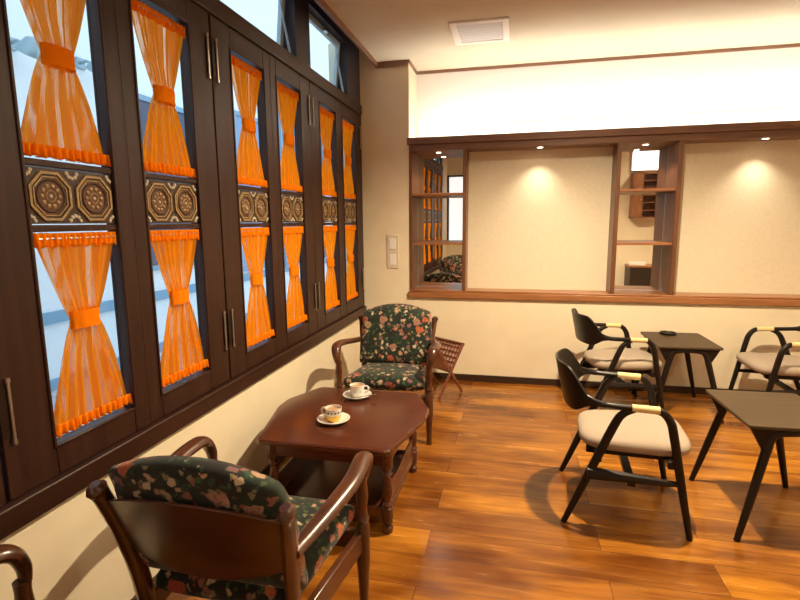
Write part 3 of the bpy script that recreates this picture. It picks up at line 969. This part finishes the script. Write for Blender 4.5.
# ---------------------------------------------------------------- black framed armchairs (front = +x, origin between back feet)
def make_black_chair():
    e = empty('lounge_chair')
    W = M['black_wood']
    hy = .275
    for s in (-1, 1):
        p = smooth_path([(.570, s * hy, 0), (.522, s * hy, .24), (.472, s * (hy - .003), .50), (.452, s * (hy - .004), .572), (.415, s * (hy - .005), .613), (.36, s * (hy - .005), .622)], 6)
        MB().tube(p, lerp_list([(.012, .014), (.016, .019), (.018, .021), (.018, .020), (.017, .018), (.014, .016)], len(p)), 10, up=(0, 1, 0)).build('front_leg', W, e)
        p = smooth_path([(0, s * hy, 0), (.115, s * hy, .29), (.205, s * (hy - .003), .515), (.245, s * (hy - .004), .588), (.30, s * (hy - .005), .618)], 6)
        MB().tube(p, lerp_list([(.012, .014), (.016, .021), (.017, .021), (.016, .019), (.013, .015)], len(p)), 10, up=(0, 1, 0)).build('back_leg', W, e)
        # arm runs back and rises into the backrest
        p = smooth_path([(.43, s * (hy - .005), .600), (.385, s * (hy - .005), .622), (.30, s * (hy - .004), .624), (.20, s * (hy - .002), .628), (.14, s * (hy - .005), .632), (.105, s * (hy - .014), .640), (.075, s * (hy - .03), .652)], 6)
        MB().tube(p, lerp_list([(.012, .012), (.0155, .0165), (.0155, .017), (.0155, .018), (.016, .015), (.018, .012), (.018, .008)], len(p)), 10, up=(0, 0, 1)).build('arm', W, e)
        MB().tube([(.285, s * (hy - .004), .6245), (.405, s * (hy - .005), .6205)], (.0175, .019), 14, up=(0, 0, 1)).build('cane_wrap', M['wrap'], e)['label'] = 'cream cane wrapping on the arm'
        r = MB(); r.tube([(.100, s * (hy - .002), .278), (.525, s * (hy - .002), .268)], (.034, .012), 8, up=(0, 0, 1))
        r.build('side_stretcher', W, e)
    # bent backrest shell
    def bk(u, v):
        a = (u - .5) * 2
        th = a * 1.22
        y = .268 * math.sin(th) / math.sin(1.22)
        c = math.cos(th) ; c0 = math.cos(1.22)
        x0 = .125 - .15 * ((c - c0) / (1 - c0)) ** .8
        k = 1 - a * a
        q = min(1, k * 1.35)
        q = q * q * (3 - 2 * q)
        zt = .642 + .145 * q
        zb = .617 - .055 * q
        z = zb + (zt - zb) * v
        x = x0 - (z - .64) * .22 * (.3 + .7 * k)
        n = Vector((math.cos(th), -math.sin(th) * .8, .2)).normalized()
        return (x, y, z), tuple(n)
    MB().sheet(bk, 40, 8, .014).build('backrest', W, e, bevel=.003, angle=50)
    # seat
    outline = []
    for k in range(48):
        a = 2 * PI * k / 48
        ca, sa = math.cos(a), math.sin(a)
        ex = .42
        x = math.copysign(abs(ca) ** ex, ca); y = math.copysign(abs(sa) ** .5, sa)
        wd = .235 + .018 * x
        outline.append((.325 + .26 * x, wd * y))
    lay = [(.80, .372), (.94, .378), (.985, .390), (1.0, .406), (.985, .422), (.93, .434), (.78, .442), (.45, .444)]
    mb = MB(); n = len(outline)
    vs = []
    for sc, z in lay:
        for x, y in outline: vs.append((.315 + (x - .315) * sc, y * sc, z + .02 * (x - .315)))
    fs = [tuple(range(n - 1, -1, -1)), tuple((len(lay) - 1) * n + k for k in range(n))]
    for i in range(len(lay) - 1):
        for k in range(n):
            k2 = (k + 1) % n; fs.append((i * n + k, i * n + k2, (i + 1) * n + k2, (i + 1) * n + k))
    mb.add(vs, fs); mb.build('seat', M['seat'], e, angle=80)
    fr = MB()
    fr.box(.10, .50, -.17, -.14, .335, .378); fr.box(.10, .50, .14, .17, .335, .378)
    fr.box(.135, .165, -.272, .272, .335, .372); fr.box(.455, .485, -.272, .272, .338, .376)
    fr.build('seat_frame', W, e, bevel=.004)
    MB().box(.285, .325, -.27, .27, .228, .256).build('cross_stretcher', W, e, bevel=.004)
    return e
ch = make_black_chair()
ch.location = (.285, 2.773, 0); ch.rotation_euler.z = math.radians(-3.5)
tag(ch, 'black framed armchair with beige seat facing right, nearest on the open floor', 'chair', 'black framed lounge chairs')
c2 = copy_tree(ch); c2.location = (.517, 4.19, 0); c2.rotation_euler.z = math.radians(9)
tag(c2, 'black framed armchair with beige seat against the back wall, left of the far black table', 'chair', 'black framed lounge chairs')
c3 = copy_tree(ch); c3.location = (2.315, 4.30, 0); c3.rotation_euler.z = math.radians(180)
tag(c3, 'black framed armchair facing left at the right edge, right of the far black table', 'chair', 'black framed lounge chairs')

# ---------------------------------------------------------------- small black tables
def make_black_table():
    e = empty('lounge_table')
    W = M['black_wood']
    pl = round_poly([(-.225, -.265), (.225, -.265), (.225, .262), (-.225, .262)], .018)
    MB().prism(pl, .545, .562).build('tabletop', M['top_wood'], e, bevel=.003)['label'] = 'dull brown tabletop'
    for s in (-1, 1):
        y = s * .29; yt = s * .235
        for d in (-1, 1):
            p = smooth_path([(d * .245, y, 0), (d * .19, y - s * .022, .22), (d * .135, yt + s * .008, .44), (d * .118, yt, .495), (d * .085, yt, .522), (d * .0, yt, .527)], 6)
            MB().tube(p, lerp_list([(.012, .014), (.016, .019), (.018, .022), (.019, .022), (.018, .02), (.017, .016)], len(p)), 10, up=(0, 1, 0)).build('leg', W, e)
            Mx = Matrix(((1, 0, 0, 0), (0, 0, 1, yt - .011), (0, 1, 0, 0), (0, 0, 0, 1)))
            MB().prism([(d * .212, .546), (d * .10, .546), (d * .10, .515), (d * .138, .43), (d * .150, .43)], 0, .022, Mx).build('bracket', W, e, bevel=.002)
    MB().box(-.02, .02, -.24, .24, .518, .546).build('top_rail', W, e, bevel=.003)
    return e
t1 = make_black_table(); t1.location = (1.284, 2.80, 0); t1.rotation_euler.z = math.radians(2)
tag(t1, 'small dark square table at the right edge, in front of the nearer black chair', 'table', 'small dark lounge tables')
t2 = copy_tree(t1); t2.location = (1.280, 4.34, 0); t2.rotation_euler.z = math.radians(1)
tag(t2, 'small dark square table by the back wall between two black framed chairs', 'table', 'small dark lounge tables')
o = MB().lathe([(.05, 0), (.062, .004), (.066, .016), (.062, .017), (.055, .006), (.005, .005)], 28).build('small_dish', M['black_wood'])
o.location = (1.245, 4.52, .5622)
tag(o, 'small round black dish at the far edge of the far dark table', 'dish')

# ---------------------------------------------------------------- kitchen corner behind the camera, seen in the right mirror
e = empty('wall_cabinet', (2.10, YK, 1.53))
c = MB()
c.box(-.21, .21, 0, .015, 0, .74)
c.box(-.21, -.06, .015, .22, 0, .74)
for x0, x1 in ((-.06, -.045), (.195, .21)): c.box(x0, x1, .015, .24, 0, .74)
for z in (0, .725): c.box(-.21, .21, .015, .24, z, z + .015)
c.build('body', M['kitchen_wood'], e)
for z in (.12, .25, .37, .50, .61):
    MB().box(-.045, .195, .02, .22, z, z + .012).build('shelf', M['kitchen_wood'], e)
d = MB().box(-.208, -.062, .222, .24, .005, .735).build('door', M['kitchen_wood'], e, bevel=.003)
MB().lathe([(.008, 0), (.011, .015), (.004, .02)], 12, (-.08, .24, .3), Matrix.Rotation(-PI / 2, 3, 'X')).build('knob', M['hinge_pin'], d)
tag(e, 'brown wall cabinet with open shelves, seen in the right niche mirror', 'cabinet')
e = empty('light_box', (2.10, YK, 2.32))
MB().box(-.215, .215, 0, .06, 0, .39).build('housing', M['white_plastic'], e)
MB().box(-.205, .205, .06, .066, .01, .38).build('diffuser', M['kitchen_glow'], e)
tag(e, 'bright white light box above the wall cabinet, seen in the right niche mirror', 'light')
e = empty('counter', (2.15, YK, 0))
MB().box(-.27, .30, 0, .45, 0, .71).build('body', M['dark_box'], e, bevel=.003)
MB().box(-.28, .31, 0, .47, .71, .74).build('worktop', M['sill'], e, bevel=.003)
tag(e, 'dark serving counter with papers on top, seen in the right niche mirror', 'counter')
o = MB().box(-.13, .13, -.10, .10, 0, .05).build('paper_stack', M['paper'], bevel=.004)
o.location = (2.02, YK + .26, .7405); o.rotation_euler.z = .2
tag(o, 'stack of white paper on the dark counter, seen in the right niche mirror', 'paper')
o = MB().lathe([(.03, 0), (.035, .01), (.035, .09), (.02, .11), (.015, .14), (.004, .145)], 18).build('bottle', M['red'])
o.location = (2.30, YK + .3, .7405)
tag(o, 'small red bottle on the dark counter, seen in the right niche mirror', 'bottle')

# glazed bright partition panel behind the camera, seen in the left mirror
e = empty('window_12', (-1.16, YF, 1.07)); e['kind'] = 'structure'
MB().frame('y', 0, .05, -.255, .34, 0, 1.37, .035).build('frame', M['dark_frame'], e, bevel=.003)
MB().box(-.22, .305, .012, .02, .035, 1.335).build('pane', emis('daylit frosted pane', (.92, .96, 1.0), 1.0), e)

# ---------------------------------------------------------------- world, camera, view
wd = bpy.data.worlds.new('World'); SC.world = wd; wd.use_nodes = True
nt = wd.node_tree
bg = nt.nodes['Background']
tcn = nt.nodes.new('ShaderNodeTexCoord'); sp = nt.nodes.new('ShaderNodeSeparateXYZ')
nt.links.new(tcn.outputs['Generated'], sp.inputs[0])
rp_ = ramp(nt, [(.0, (.75, .86, .95)), (.35, (.72, .88, 1.0)), (1.0, (.55, .78, 1.0))])
nt.links.new(sp.outputs['Z'], rp_.inputs['Fac']); nt.links.new(rp_.outputs['Color'], bg.inputs['Color'])
bg.inputs['Strength'].default_value = 1.9

cam = bpy.data.cameras.new('Camera')
cam.sensor_fit = 'HORIZONTAL'; cam.sensor_width = 36; cam.lens = 511.273 / 800 * 36
cam.clip_start = .05
co = bpy.data.objects.new('Camera', cam); COL.objects.link(co)
yaw, pitch, roll = 0.222523305, 0.151790434, 0.00883779243
fw = Vector((-math.sin(yaw) * math.cos(pitch), math.cos(yaw) * math.cos(pitch), -math.sin(pitch)))
rt = Vector((math.cos(yaw), math.sin(yaw), 0)); dn = fw.cross(rt)
r2 = math.cos(roll) * rt + math.sin(roll) * dn; d2 = -math.sin(roll) * rt + math.cos(roll) * dn
Mx = Matrix((( r2.x, -d2.x, -fw.x, 0), (r2.y, -d2.y, -fw.y, 0), (r2.z, -d2.z, -fw.z, 1.5), (0, 0, 0, 1)))
co.matrix_world = Mx
SC.camera = co

SC.view_settings.view_transform = 'Standard'
SC.view_settings.look = 'None'
SC.view_settings.gamma = 1
SC.view_settings.exposure = 0
SC.view_settings.use_curve_mapping = False
SC.cycles.max_bounces = 10
SC.cycles.diffuse_bounces = 5
SC.cycles.transparent_max_bounces = 16
SC.cycles.use_denoising = True
SC.cycles.sample_clamp_indirect = 6
